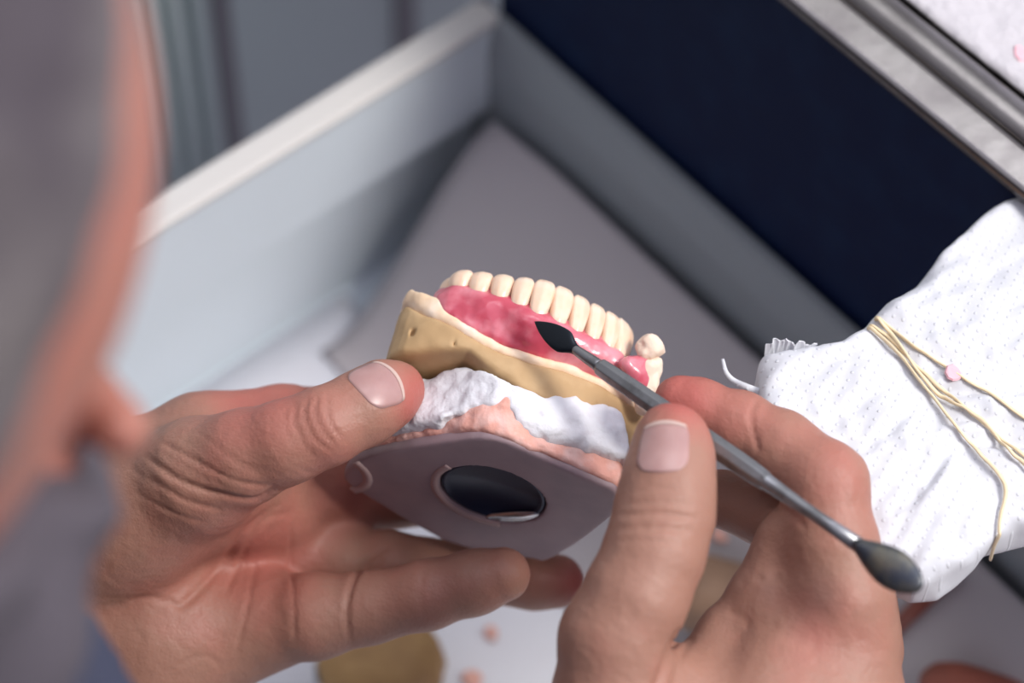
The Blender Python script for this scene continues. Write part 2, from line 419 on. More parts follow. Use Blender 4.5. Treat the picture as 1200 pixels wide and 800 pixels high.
toneL = spots(V, [(490, 450, 30, .95), (480, 485, 22, .6), (310, 460, 80, .8), (330, 640, 60, .5), (420, 570, 50, .7), (680, 680, 36, 1.), (600, 660, 40, .3), (260, 640, 80, .2), (190, 690, 70, .2), (300, 690, 90, .25), (500, 690, 60, .25)], -.12)
bodyV, bodyF, bodyT = [c2w(V)], [Fa], [toneL]

# ---- right hand (holds the carver like a pen)
RT = ch((787, 514, 592, 8.9), (787, 536, 590, 10.2), (783, 570, 587, 11.2), (777, 608, 585, 11.9), (766, 650, 582, 11.9), (745, 700, 580, 12.4), (720, 748, 580, 13.0), (716, 850, 582, 15))
RI = ch((796, 470, 616, 6.6), (820, 479, 615, 7.4), (868, 499, 612, 8.3), (915, 524, 608, 9.0), (968, 566, 600, 10.2), (976, 640, 598, 11.0), (982, 700, 598, 13), (985, 760, 600, 14))
RM = ch((846, 584, 626, 7.6), (900, 600, 622, 8.5), (962, 615, 617, 10), (975, 690, 612, 12), (970, 760, 608, 15))
RR = ch((942, 655, 646, 7.6), (965, 640, 642, 8.6), (1002, 670, 634, 10), (1000, 760, 622, 13))
RP = ch((950, 715, 660, 7.0), (975, 700, 656, 7.8), (1000, 720, 650, 8.6), (985, 800, 640, 12))
palmR = [ch((985, 750, 602, 14), (955, 850, 600, 24)), ch((940, 760, 600, 15), (900, 850, 596, 22)), ch((716, 850, 585, 15), (780, 960, 600, 26)), ch((955, 850, 605, 24), (900, 1000, 610, 28)),
         ch((855, 738, 604, 7.5), (860, 790, 604, 15)), ch((905, 700, 604, 10.5), (925, 775, 604, 15)), ch((838, 772, 602, 8), (800, 850, 600, 14)), ch((725, 800, 588, 14), (820, 850, 598, 18)),
         ch((925, 630, 606, 7.5), (925, 690, 606, 9)), ch((905, 655, 606, 5), (903, 668, 606, 5)), ch((878, 700, 604, 4.5), (895, 705, 604, 7)), ch((880, 1000, 612, 29), (900, 1200, 602, 30)), ch((985, 700, 602, 12), (935, 640, 606, 8.5))]
V, Fa = hand_mesh(palmR, [RT, RI, RM, RR, RP], [5, -190, -680], [125, 2, -555], .85, kp=5, kj=4.5, kf=1.2)
V = relax(V, Fa, 2)
N = vnormals(V, Fa)
if N[np.argmax(V[:, 2])][2] < 0: Fa = Fa[:, ::-1]; N = -N
an = (500, 640)
crR = [([(728, 592), (770, 588), (815, 594)], .5, 3, an), ([(724, 604), (770, 601), (820, 607)], .8, 3.2, an), ([(722, 620), (765, 618), (815, 622)], .7, 3.2, an), ([(720, 634), (760, 633), (800, 637)], .35, 3, an),
       ([(740, 575), (780, 572), (815, 578)], .25, 3, an), ([(888, 466), (880, 485), (884, 510), (890, 530)], .8, 3.2, (560, 640)), ([(884, 676), (900, 680), (915, 674)], .7, 4, an), ([(852, 716), (868, 722), (880, 736)], .5, 4, an),
       ([(800, 738), (788, 756), (778, 785), (760, 830)], 2.2, 5, an), ([(812, 745), (798, 770), (788, 810)], .8, 4, an), ([(900, 590), (925, 600), (945, 620)], .6, 4, an), ([(1000, 540), (990, 570), (995, 600)], .3, 4, an), ([(1010, 560), (1003, 590)], .25, 4, an)]
V = crease(V, N, crR); V = V+N*(.16*fbm(V, 6, 3))[:, None]
toneR = spots(V, [(785, 480, 36, .5), (800, 450, 40, .9), (860, 480, 50, .5), (960, 530, 60, .45), (1010, 600, 50, .3), (970, 760, 70, .4), (740, 760, 60, .15)], -.15)
bodyV.append(c2w(V)); bodyF.append(Fa); bodyT.append(toneR)

# ---- head, neck, trunk and forearms (coarser; joined into the same body mesh)
H = P(-532, 350, 355)
fd_ = P(520, 560, 640)-H; fd_ /= np.linalg.norm(fd_)                 # where the face looks
hu = ZX-fd_*(ZX@fd_); hu /= np.linalg.norm(hu); hr = np.cross(fd_, hu)
def Hd(r, f, u): return H+hr*r+fd_*f+hu*u
AX = np.array([hr, fd_, hu])
neck0, neck1 = Hd(0, -45, -75), Hd(0, -45, -75)-ZX*70
side = np.array([-NX[1], NX[0], 0]); side = EX                       # technician's right
sR, sL = neck1+EX*175-ZX*45, neck1-EX*175-ZX*45
hip = neck1+NX*60-ZX*430
elR = np.array([115., -325, 765]); elL = np.array([-372., -150, 725])
wrR = P(900, 1200, 602); wrL = P(-60, 700, 670)
allp = np.array([H, sR, sL, hip, elR, elL, neck1]); 
fb = Field(allp.min(0)-170, allp.max(0)+170, 5.0); db = fb.new(30.)
head = fb.new(30.)
hf = Field(H-150, H+150, 2.4); dh = hf.new(20.)
hf.ell(dh, Hd(0, -12, 22), AX, (75, 92, 84), 0); hf.ell(dh, Hd(0, 28, -28), AX, (58, 58, 72), 18)
hf.ell(dh, Hd(0, 40, -82), AX, (34, 34, 22), 16)
hf.cone(dh, Hd(0, 86, 12), Hd(0, 104, -22), 7, 10, 10); hf.ell(dh, Hd(0, 100, -26), AX, (16, 9, 8), 6)
for s in (-1, 1):
    hf.ell(dh, Hd(33*s, 92, 6), AX, (15, 10, 11), 10, sub=True); hf.ell(dh, Hd(32*s, 76, 5), AX, (13, 13, 12), 2)
    hf.cone(dh, Hd(14*s, 84, 22), Hd(48*s, 76, 22), 6, 5, 8); hf.ell(dh, Hd(46*s, 60, -22), AX, (18, 22, 16), 10)
    hf.ell(dh, Hd(72*s, -8, -8), AX, (6, 18, 30), 3); hf.ell(dh, Hd(77*s, -4, -6), AX, (4, 10, 18), 3, sub=True)
hf.ell(dh, Hd(0, 88, -52), AX, (24, 9, 5), 4); hf.ell(dh, Hd(0, 86, -62), AX, (20, 9, 6), 4); hf.ell(dh, Hd(0, 97, -57), AX, (22, 5, 1.2), 1, sub=True)
hf.cone(dh, Hd(0, -25, -50), neck0, 52, 54, 20)
V, Fa = hf.mesh(dh); bodyV.append(V); bodyF.append(Fa); xx, yy, _ = proj(V.T.reshape(3, -1).T)
bodyT.append(np.full(len(V), .35))
headV, headF = V, Fa
fb.cone(db, neck0, neck1, 54, 60, 30); fb.cone(db, sR, sL, 55, 55, 30); fb.cone(db, neck1-ZX*90, hip, 130, 120, 60)
fb.chain(db, [(sR, 52), (elR, 42), (wrR, 29)], 20); fb.chain(db, [(sL, 52), (elL, 42), (wrL, 27)], 20)
V, Fa = fb.mesh(db)
bodyV.append(V); bodyF.append(Fa); bodyT.append(np.zeros(len(V)))
offs = np.cumsum([0]+[len(v) for v in bodyV[:-1]])
person = thing('person', 'person at the left edge, grey haired, both hands holding a dental model and carver', 'person', hip)
body = obj('body', np.concatenate(bodyV), np.concatenate([f+o for f, o in zip(bodyF, offs)]).tolist(), M['skin'], person, tone=np.concatenate(bodyT))
# hair and beard as shells over the head, shirt over trunk and arms
def shell(field, d, grow, keep, name, m, k=6, amp=1.5):
    w, p = field.win(field.lo, field.lo+field.h*field.n)
    q = smax(d-grow+amp*fbm(p, 14, 3), keep(p), k); V, Fa = field.mesh(q.astype(np.float32)); return obj(name, V, Fa, m, person)
def hc(p): q = p-H; return q@hr, q@fd_, q@hu
def hair_keep(p):
    r, f, u = hc(p); return np.maximum(f-7-.0*u, -(u+62))*.8
def beard_keep(p):
    r, f, u = hc(p); return np.maximum(u-2-.1*f, -(f+4)*.9)
hr_ = shell(hf, dh, 5, hair_keep, 'hair', M['hair'], amp=1.5); hr_['label'] = 'short grey hair'
br_ = shell(hf, dh, 9, beard_keep, 'beard', M['beard'], amp=2); br_['label'] = 'dark grey beard'
def shirt_keep(p):
    a = np.linalg.norm(p-neck0, axis=-1); rr = 95-np.linalg.norm(p-wrR, axis=-1); rl = 125-np.linalg.norm(p-wrL, axis=-1)
    return np.maximum(np.maximum(50-a, rr), rl)
sh_ = shell(fb, db, 9, shirt_keep, 'shirt', M['shirt'], amp=4); sh_['label'] = 'dark navy shirt'

# ---- nails
from mathutils.bvhtree import BVHTree
from mathutils import Vector as VV
SKIN = BVHTree.FromPolygons(np.concatenate(bodyV[:2]).tolist(), np.concatenate([bodyF[0], bodyF[1]+len(bodyV[0])]).tolist())
def nail(c, ax, nr, L_, W_, R_, name, edge=True):
    """curved plate; c centre on the skin, ax towards the fingertip, nr outward"""
    ax = ax/np.linalg.norm(ax); nr = nr-ax*(nr@ax); nr /= np.linalg.norm(nr); s = np.cross(ax, nr)
    def grid(l0, l1, lift, nm, m):
        V = []; Fa = []; nu, nv = 16, 14
        for t in (0, 1):
            for i in range(nu+1):
                for j in range(nv+1):
                    u = l0+(l1-l0)*i/nu; v = -1+2*j/nv
                    wd = W_/2*(1-max(0, abs(u)-.35)**2.2*.95 if u < 0 else 1-.12*max(u-.5, 0)**2*4)
                    endc = (.16*(1-v*v) if u > .3 else -.12*(1-v*v)*(1 if u < -.3 else 0)); uu = u+endc*min(1, max(0, (abs(u)-.3)/.7))
                    an = v*wd/R_; dr = nr*math.cos(an*.75)+s*math.sin(an*.75); b0 = c-nr*R_+ax*(uu*L_/2)+s*(v*wd*.35); hit = SKIN.ray_cast(VV(b0+dr*30), VV(-dr), 60)
                    q = np.array(hit[0])+dr*(lift-t*.6) if hit[0] is not None else b0+dr*R_
                    V.append(q)
        Q = (nu+1)*(nv+1); ix = lambda i, j, t=0: t*Q+i*(nv+1)+j
        for i in range(nu):
            for j in range(nv): Fa.append([ix(i, j), ix(i+1, j), ix(i+1, j+1), ix(i, j+1)]); Fa.append([ix(i, j, 1), ix(i, j+1, 1), ix(i+1, j+1, 1), ix(i+1, j, 1)])
        for i in range(nu): Fa.append([ix(i, 0), ix(i, 0, 1), ix(i+1, 0, 1), ix(i+1, 0)]); Fa.append([ix(i, nv), ix(i+1, nv), ix(i+1, nv, 1), ix(i, nv, 1)])
        for j in range(nv): Fa.append([ix(0, j), ix(0, j+1), ix(0, j+1, 1), ix(0, j, 1)]); Fa.append([ix(nu, j), ix(nu, j, 1), ix(nu, j+1, 1), ix(nu, j+1)])
        return obj(nm, V, Fa, m, body)
    n = grid(-1, .9, .28, name, M['nail'])
    if edge:
        grid(.88, 1.03, .42, 'nail_rim', M['nail_edge'])
    return n
def nvec(a, b, c_): v = a*CR+b*CU+c_*CB; return v/np.linalg.norm(v)
n1 = nvec(-.05, .34, .94); nail(P(441, 466, 629)+n1*9.2, P(470, 458, 637)-P(425, 470, 625), n1, 10.5, 12.0, 9.2, 'thumbnail')
n2 = nvec(-.25, .12, .96); nail(P(787, 530, 590.6)+n2*10, P(787, 490, 590)-P(785, 560, 583), n2, 12.6, 10.8, 10, 'thumbnail')
# ================================================================== the dental cast
_n = -.225*CR-.825*CU+.52*CB; _n /= np.linalg.norm(_n); CW = -_n
CUU = .966*CR-.26*CU; CUU = CUU-_n*(CUU@_n); CUU /= np.linalg.norm(CUU); CV = np.cross(CW, CUU)
C0 = P(577, 580, 645)
def L(q):
    q = np.asarray(q, float); return C0+q[..., :1]*CUU+q[..., 1:2]*CV+q[..., 2:]*CW
def on_plane(x, y, w):
    k = ray(x, y); t = ((C0+w*CW-CAM)@CW)/(k@CW); q = CAM+t*k-C0; return q@CUU, q@CV
FRU = [-37, -36, -33.5, -28, -19, -10, 0, 8, 19, 28, 34.5, 36]; FRV = [-12, -21, -25.5, -28.8, -31.3, -31.8, -31.2, -29.6, -25, -18.5, -12, -2]
def on_front(x, y, inset=0.):
    """point of the model's front face seen at x, y"""
    vt = -28.
    for _ in range(8):
        k = ray(x, y); t = ((C0+vt*CV-CAM)@CV)/(k@CV); q = CAM+t*k-C0; u, w = q@CUU, q@CW
        vt = .5*vt+.5*(float(np.interp(u, FRU, FRV))+inset)
    return np.array([u, vt, w])
def edge(pts, inset=0.):
    q = np.array(sorted([tuple(on_front(x, y, inset)) for x, y in pts])); return I(q[:, 0], q[:, 2])
def I(xs, ys): return lambda u, v: np.interp(u, xs, ys)+0*v
cast = thing('dental_cast', 'plaster dental model in yellow, white and pink layers, held between thumb and fingers', 'dental model', C0)
def lobj(name, V, Fa, m, parent=cast, **k): return obj(name, L(V), Fa, m, parent, **k)
K = lambda c: (lambda u, v: c+0*u+0*v)
plate_out = smooth_poly([(-40.5, 9.8), (-36, -1), (-26.4, -12), (-16, -21), (-7.7, -28.6), (-1.2, -30.5), (5, -28.5), (10.9, -26), (22, -22.5), (32.1, -19.8), (33.2, -9.4), (27, 12), (19.6, 30.9), (15.5, 30.8), (9, 33.5), (-6.8, 35.5), (-20, 29), (-30.3, 22.5), (-40.1, 15.7)], 1)
def plate_cut(q, p):
    rr = np.hypot(p[..., 0], p[..., 1])
    return smax(q, -np.maximum(rr-14.6, p[..., 2]-2.6), .4)
V, Fa = layer(plate_out, K(0), K(4.2), .8, .5, .05, 8, extra=plate_cut)
plate = lobj('mounting_plate', V, Fa, M['plate'])
plate['label'] = 'purple brown flat mounting plate'
# magnet: disc with rolled rim in the recess
def disc(r0, w0, w1, m, name, parent, n=48):
    prof = [(0, w1), (r0-1.6, w1), (r0-1.2, w0), (r0-.5, w0-.25), (r0, w0+.2), (r0, 3.2), (0, 3.2)]
    V = []; Fa = []
    for k in range(n):
        a = 2*math.pi*k/n
        for (r, w) in prof: V.append((r*math.cos(a), r*math.sin(a), w))
    mm = len(prof)
    for k in range(n):
        for j in range(mm-1): Fa.append([k*mm+j, ((k+1) % n)*mm+j, ((k+1) % n)*mm+j+1, k*mm+j+1])
    return lobj(name, np.array(V), Fa, m, parent)
mg = disc(14.3, .9, 2.0, M['magnet'], 'magnet_disc', plate); mg['label'] = 'dark glossy magnet disc'
V = []; Fa = []; nn_ = 24  # bright crescent modelled in place of a reflection on the magnet
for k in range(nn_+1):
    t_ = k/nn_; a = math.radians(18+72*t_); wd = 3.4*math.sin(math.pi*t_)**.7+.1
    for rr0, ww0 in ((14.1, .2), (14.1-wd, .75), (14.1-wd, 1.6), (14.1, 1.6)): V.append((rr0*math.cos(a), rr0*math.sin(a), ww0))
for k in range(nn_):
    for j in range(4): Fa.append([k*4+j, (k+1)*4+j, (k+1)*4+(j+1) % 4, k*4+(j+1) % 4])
o = lobj('reflection_crescent', np.array(V), Fa, M['glint_slug_steel'], plate); o['label'] = 'reflection on the magnet, modelled as a bright crescent in the recess'
# shallow raised ring round the recess and the index mark at the corner
def ring(cu, cv, r, a0, a1, rad, name, n=50):
    pts = [(cu+r*math.cos(a), cv+r*math.sin(a), .1) for a in np.linspace(a0, a1, n)]
    V, Fa = tube(L(pts), rad, 8, 1.); return obj(name, V, Fa, M['plate_ring'], plate)
def flat_ring(cu, cv, r0, r1, a0, a1, name, n=50, z=-.3):
    V = []; Fa = []
    for a in np.linspace(a0, a1, n):
        for (r, w) in ((r0, .3), (r0, z), (r1, z), (r1, .3)): V.append((cu+r*math.cos(a), cv+r*math.sin(a), w))
    for k in range(n-1):
        for j in range(4): Fa.append([k*4+j, (k+1)*4+j, (k+1)*4+(j+1) % 4, k*4+(j+1) % 4])
    Fa.append([0, 1, 2, 3]); Fa.append([(n-1)*4+j for j in (3, 2, 1, 0)])
    return lobj(name, np.array(V), Fa, M['plate_ring'], plate)
flat_ring(0, 0, 15.0, 17.0, math.radians(75), math.radians(215), 'recess_ring')
flat_ring(-44, 11, 9.2, 11.8, math.radians(-52), math.radians(48), 'corner_ring')
# plaster layers
pink_out = smooth_poly([(-40.5, 8.5), (-35.5, -3), (-26.2, -14), (-16, -22.5), (-8, -30.5), (0, -32), (6, -29.5), (13, -27), (23, -23.2), (32.3, -20.5), (33.6, -10), (28, 11), (21, 28), (0, 32), (-25, 24), (-38, 15)], 1)
jag = lambda u, v, w: .5*fbm(np.stack([u, v, w*1.6], -1), 3.2, 3)
_pl = I([-40, -20, -11, -2, 6, 9, 20, 33], [2.6, 2.6, 2.2, 1.2, .6, 1.6, 1.8, 1.6])
def pink_pits(q, p):
    for x, y, r in ((536, 498, .8), (564, 497, 1.3), (598, 514, .7), (528, 487, .5), (650, 533, .5), (676, 547, .6), (604, 520, .6), (694, 556, .5)):
        c = on_front(x, y, -.9); q = smax(q, -(np.linalg.norm((p-c)*[1, .3, 1.3], axis=-1)-r), .3)
    return q
V, Fa = layer(pink_out, lambda u, v: np.where(np.hypot(u, v) < 17, 4.6, _pl(u, v)), I([-40, -24, -16, -8, 3, 8, 14, 24, 33], [8, 11, 14, 15.5, 15, 13, 12, 9.5, 9]), .6, .7, .16, 4., off=jag, extra=pink_pits)
pk = lobj('plaster_base', V, Fa, M['pinkp']); pk['label'] = 'pink plaster base layer with pinholes'
# white plaster slopes from the wide base to the stone above, thicker lobe at the right
def white_off(u, v, w):
    fr = np.clip(-v/18, 0, 1)
    lobe = 2.3*np.exp(-((u-17)/11)**2-((w-13)/5.5)**2)+1.5*np.exp(-((u-29)/4.5)**2-((w-8)/4)**2)+1.3*np.exp(-((u-15)/12)**2-((w-8)/2.5)**2)
    hollow = -1.2*np.exp(-((u+20)/9)**2)*np.clip((w-6)/10, 0, 1)
    return fr*(lobe+hollow)+.55*fbm(np.stack([u, v, w], -1), 5, 4)
white_out = smooth_poly([(-34, 2), (-33, -10), (-27, -17.5), (-17, -25.5), (-8, -31.5), (0, -32.2), (8, -30.2), (15, -26.8), (24, -23.6), (32.4, -20.5), (33.8, -11), (29, 8), (20, 24), (0, 28), (-22, 22), (-32, 12)], 1)
wlo = edge([(455, 520), (480, 505), (509, 487), (537, 474), (566, 470), (592, 474), (604, 494), (625, 508), (642, 517), (660, 520), (695, 530), (712, 541), (728, 556)]); _wl = wlo; rag = lambda u, v: 1.1*fbm(np.stack([u, v*.5, 0*u], -1), 3., 3); wlo = lambda u, v: np.maximum(_wl(u, v)+rag(u, v), 4.0)
whi = edge([(470, 425), (499, 413), (520, 411), (541, 406), (558, 418), (576, 430), (597, 444), (618, 455), (642, 464), (660, 462), (677, 457), (695, 470), (716, 474), (728, 488), (734, 515), (736, 540)], -.8)
V, Fa = layer(white_out, wlo, lambda u, v: whi(u, v)+.7*rag(u+9, v), .6, 1.0, .3, 2.6, off=white_off)
wp = lobj('plaster_layer', V, Fa, M['whitep']); wp['label'] = 'rough white plaster joining layer'
# the stone arch
stone_out = smooth_poly([(-37, -10), (-36.5, -20), (-33.5, -25), (-28, -28.3), (-19, -31.3), (-10, -31.6), (0, -31), (8, -29.4), (19, -25), (28, -18.5), (34.5, -12), (36, 0), (34, 16), (24, 27), (0, 29), (-24, 26), (-35, 14)], 1)
stop = edge([(478, 353), (486, 356), (497, 363), (510, 367.5), (527, 377), (545, 387), (567, 400), (590, 411), (611, 418), (632, 424), (660, 430), (686, 441), (712, 452), (738, 468), (760, 486)])
sbot = I([-38, -30, -22, -16, -8, 0, 12, 24, 30, 36], [19.5, 20.5, 22, 23, 19, 16.5, 14, 13, 11.5, 11])
soff = lambda u, v, w: .45*fbm(np.stack([u, v, w], -1), 9, 3)-np.clip((21-w)/9, 0, 1)*1.2*np.clip(-u/20, 0, 1)
def stone_extra(q, p):
    # a few air-bubble pits
    for (x, y), r in (((484, 388), 1.15), ((533, 401), .6), ((699, 473), .6), ((700, 481), .4)):
        c = on_front(x, y); q = smax(q, -(np.linalg.norm((p-c)*[1.9, .4, .8], axis=-1)-r), .3)
    return q
V, Fa = layer(stone_out, sbot, stop, .65, 1.0, .14, 5, off=soff, extra=stone_extra)
sn = lobj('stone_model', V, Fa, M['stone']); sn['label'] = 'yellow stone arch with bubble holes'
# cream trimmed rim
rim_out = smooth_poly([(-37.2, -11), (-36.8, -20.3), (-33.4, -25.1), (-28, -28.4), (-19, -31.0), (-10, -31.4), (0, -30.8), (8, -29.2), (19, -24.2), (27.5, -17.8), (33.6, -11), (35, 0), (33, 14), (23, 25), (0, 27), (-22, 24), (-33, 13)], 1)
rtop = lambda u, v: stop(u, v)+I([-38, -34.5, -30, -27, -24, -20, 36], [4.5, 5, 6.2, 6.5, 4.2, 3.0, 2.8])(u, v)+0*v
V, Fa = layer(rim_out, lambda u, v: stop(u, v)-.6, rtop, .6, 1.0, .25, 4)
rm = lobj('trimmed_rim', V, Fa, M['cream']); rm['label'] = 'cream coloured trimmed rim'

# ------------------------------------------------------------------ wax denture on the cast
WT = 49.
denture = thing('denture', 'pink wax denture with a row of cream teeth, seated on the plaster dental model', 'denture', L((0, -25, 30.)))
tp = [(539, 311), (566, 312), (592, 315), (617, 319), (642, 322.5), (667, 332), (688, 343), (707, 353), (725, 363), (742, 375)]
arc = [np.array(on_plane(x, y, WT)) for x, y in tp]
d0 = arc[0]-arc[1]
arc = [arc[0]+np.array([-3.0, 6.5]), *arc]
arc = [arc[0]+np.array([-.5, 8.5])]+arc
arc += [np.array([29.5, -17.]), np.array([31.5, -9])]
arc = np.array(arc)
T = np.gradient(arc, axis=0); T /= np.linalg.norm(T, axis=1, keepdims=True)
O = np.stack([T[:, 1], -T[:, 0]], 1)      # outward (towards -v)
O *= np.sign(-(O@np.array([0, 1.])))[:, None]+(O[:, 1:2]*0)
cen = np.array([0, 5.]); 
for i in range(len(O)):
    if (arc[i]-cen)@O[i] < 0: O[i] *= -1
mp_ = [(520, 338), (519, 354), (526, 368), (545, 379), (568, 391), (593, 402), (618, 411), (642, 417), (664, 421), (686, 428), (707, 438), (726, 449), (741, 459), (752, 470)]
margin = [tuple(on_front(x, y, 1.3)) for x, y in mp_]
margin[0] = (margin[0][0], margin[0][1]+3, margin[0][2])
fd = Field([-42, -52, 20], [44, 8, 52], .6); d = fd.new()
VIS = [6, 6, 6.2, 7.5, 8.2, 10, 11.6, 11.8, 11.8, 11.6, 11.3, 10.8, 9, 8]      # how much of each tooth stands free of the wax
neck = [np.array([*(arc[i]-O[i]*2.9), WT-VIS[i]-2.3]) for i in range(len(arc))]
for i in range(len(arc)):
    for j in (0, .5):
        if i+1 >= len(arc) and j: continue
        n_ = neck[i]*(1-j)+neck[min(i+1, len(arc)-1)]*j; m_ = np.array(margin[i])*(1-j)+np.array(margin[min(i+1, len(arc)-1)])*j
        m2 = m_+np.array([0, 1.2, 1.2]); mid = (n_+m2)/2+np.array([0, .1, 0])
        fd.cone(d, n_, mid, 2.7, 2.2, 2.0); fd.cone(d, mid, m2, 2.2, 1.5, 2.0)
        fd.cone(d, n_, n_+np.array([-(O[i][0])*4, -(O[i][1])*4+2, -3]), 2.8, 3, 2.5)
        fd.cone(d, m2, m2+np.array([0, 4, -.5]), 1.5, 1.5, 1)
        if j and i+1 < len(arc):    # papilla between teeth
            a = (arc[i]+arc[i+1])/2; o = (O[i]+O[i+1])/2; v_ = (VIS[i]+VIS[i+1])/2
            fd.cone(d, n_, np.array([*(a-o*2.0), WT-v_+1.6]), 1.7, .8, 1.0)
for a_, b_ in (((748, 425, 639), (758, 442, 641)), ((758, 442, 641), (763, 418, 641)), ((735, 428, 637), (752, 452, 639))):
    qa, qb = [np.array([(P(*c)-C0)@CUU, (P(*c)-C0)@CV, (P(*c)-C0)@CW]) for c in (a_, b_)]; fd.cone(d, qa, qb, 2.0, 1.7, 3.5)
w_, p_ = fd.win(fd.lo, fd.lo+fd.h*fd.n)
d += (.4*fbm(p_, 5, 3)+.12*vnoise(p_, 1.8)).astype(np.float32)
V, Fa = fd.mesh(d); V = relax(V, Fa, 1)
wx = lobj('wax_gum', V, Fa, M['wax'], denture); wx['label'] = 'translucent pink modelling wax'
def tooth(i, w, h, t, kind):
    """one tooth: stacked rounded sections from the neck to the cutting edge"""
    c = arc[i]; tx = T[i]; ox = O[i]; V = []; Fa = []; n = 28; rows = 13
    for a in range(rows):
        s = a/(rows-1)
        z = WT-h+h*s
        ww = w*(.62+.38*math.sin(min(s*1.3, 1)*math.pi/2)); tt = t*(1-.34*s) if kind == 'front' else t*(.85+.15*math.sin(s*math.pi))
        if s > .74:
            e = (s-.74)/.26; k = math.sqrt(max(1-e*e*.93, 0)); ww *= .30+.70*k if kind != 'front' else .42+.58*k; tt *= k*.85+.12
        if s < .2: k = math.sqrt(max(1-((.2-s)/.2)**2*.85, 0)); ww *= k; tt *= k
        bow = (.9*math.sin(s*math.pi*.9)-.6*s)
        for b in range(n):
            an = 2*math.pi*b/n; ca, sa = math.cos(an), math.sin(an); ex = .78
            x = math.copysign(abs(ca)**ex, ca)*ww/2; y = math.copysign(abs(sa)**ex, sa)*tt/2
            rg = .12*math.cos(x/ww*2*math.pi*2.2)*(1 if sa > 0 else 0)
            zz = z
            if kind == 'back' and s > .8: zz -= .9*math.cos(min(abs(x)/ww*4, 1)*math.pi*.5)*0+.7*math.exp(-(y/(tt*.25+.01))**2)
            q = c-ox*(t*.48)+tx*x+ox*(y+bow+rg)
            V.append((q[0], q[1], zz))
    for a in range(rows-1):
        for b in range(n): Fa.append([a*n+b, a*n+(b+1) % n, (a+1)*n+(b+1) % n, (a+1)*n+b])
    Fa.append(list(range(n))[::-1]); top = len(V); V.append(tuple(np.array(V[(rows-1)*n:]).mean(0)+np.array([0, 0, .12])))
    for b in range(n): Fa.append([(rows-1)*n+b, (rows-1)*n+(b+1) % n, top])
    o = lobj('tooth', np.array(V), Fa, M['tooth'], denture)
    m = o.modifiers.new('s', 'SUBSURF'); m.levels = m.render_levels = 1
    return o
gap = np.linalg.norm(np.diff(arc, axis=0), axis=1)
for i in range(len(arc)-1):
    g = (gap[i]+gap[max(i-1, 0)])/2
    g = min(g, 7.2)
    if i >= 12: continue
    tooth(i, g*(1.03 if i > 4 else 1.05), VIS[i]+2.4, 5.6 if i > 4 else 7.2, 'front' if i > 5 else 'back')
# rough molar at the right end, knobbly cusps
def knob(parts, m, name, parent, label):
    q0 = P(parts[0][0], parts[0][1], parts[0][2]); f2 = Field(q0-18, q0+18, .55); dd = f2.new()
    for (x, y, d, r) in parts: f2.ell(dd, P(x, y, d), np.array([CR, CU, CB]), (r*1.05, r*.9, r), 1.6)
    w_, p_ = f2.win(f2.lo, f2.lo+f2.h*f2.n); dd += (.45*fbm(p_, 2.6, 3)).astype(np.float32)
    V, Fa = f2.mesh(dd); o = obj(name, V, Fa, m, parent); o['label'] = label
knob([(765, 402, 640, 2.2), (759, 398, 640, 1.9), (769, 410, 641, 1.9), (760, 412, 640, 2.6), (752, 406, 641, 1.8)], M['toothw'], 'tooth', denture, 'rough pale molar')
knob([(760, 430, 640, 2.6), (766, 436, 641, 2.2), (754, 438, 640, 2.4), (759, 448, 640, 2.8), (756, 462, 640, 3.2), (760, 475, 641, 3.4), (768, 424, 641, 1.8)], M['toothw'], 'ridge_knob', cast, 'rough cream plaster knob')
# plaster pillar carrying the molars at the right end
# ================================================================== carving tool
TA, TB = P(627, 377, 627), P(1079, 689, 562)
tool = thing('wax_carver', 'grey steel double-ended wax carver held like a pen in the right hand', 'carving tool', (TA+TB)/2)
ta = (TB-TA); TLn = np.linalg.norm(ta); ta /= TLn
tn = CB-ta*(CB@ta); tn /= np.linalg.norm(tn); ts = np.cross(tn, ta)
def sect(stations, name, m, n=16, off=lambda s: 0., pw=2.):
    V = []; Fa = []
    for (s, w, t) in stations:
        for k in range(n):
            a = 2*math.pi*(k+.5)/n; ca, sa = math.cos(a), math.sin(a); e = 2/pw
            V.append(TA+ta*s+ts*(w/2*math.copysign(abs(ca)**e, ca))+tn*(t/2*math.copysign(abs(sa)**e, sa)+off(s)))
    for i in range(len(stations)-1):
        for k in range(n): Fa.append([i*n+k, i*n+(k+1) % n, (i+1)*n+(k+1) % n, (i+1)*n+k])
    Fa.append(list(range(n))[::-1]); Fa.append([(len(stations)-1)*n+k for k in range(n)])
    return obj(name, V, Fa, m, tool)
bl = [(s, .3+6.1*(math.sin(min(s/10.2, 1)*math.pi/2)**.85 if s < 10.2 else 1-.5*(1-math.cos((s-10.2)/4.8*math.pi))*.62), .5+1.5*(s/15)**1.5) for s in np.linspace(0, 15, 26)]
b_ = sect(bl, 'blade', M['blade'], 24, off=lambda s: .5*math.sin(s/15*math.pi)); b_['label'] = 'black leaf shaped blade'
sect([(14, 1.8, 1.8), (14.6, 2.5, 2.5), (15.5, 2.7, 2.7), (19, 3.1, 3.1), (22, 3.3, 3.3), (23.4, 3.4, 3.4)], 'neck', M['tool'])
k_ = TLn
st = [(22.6, 3.2, 3.2), (23.6, 4.7, 4.7), (26, 5.0, 5.0), (40, 5.5, 5.5), (58, 5.9, 5.9), (70, 5.9, 5.9), (76, 5.5, 5.5), (79, 5.0, 5.0)]
hd = sect(st, 'handle', M['tool'], 8); 
for p in hd.data.polygons: p.use_smooth = False
bevel(hd, .25, 2)
sect([(78.5, 4.9, 4.9), (79.5, 4.2, 4.2), (84, 3.8, 3.8), (90, 3.3, 3.3), (96, 3.2, 3.0), (k_-17, 4.0, 3)], 'neck', M['tool'])
sp = []
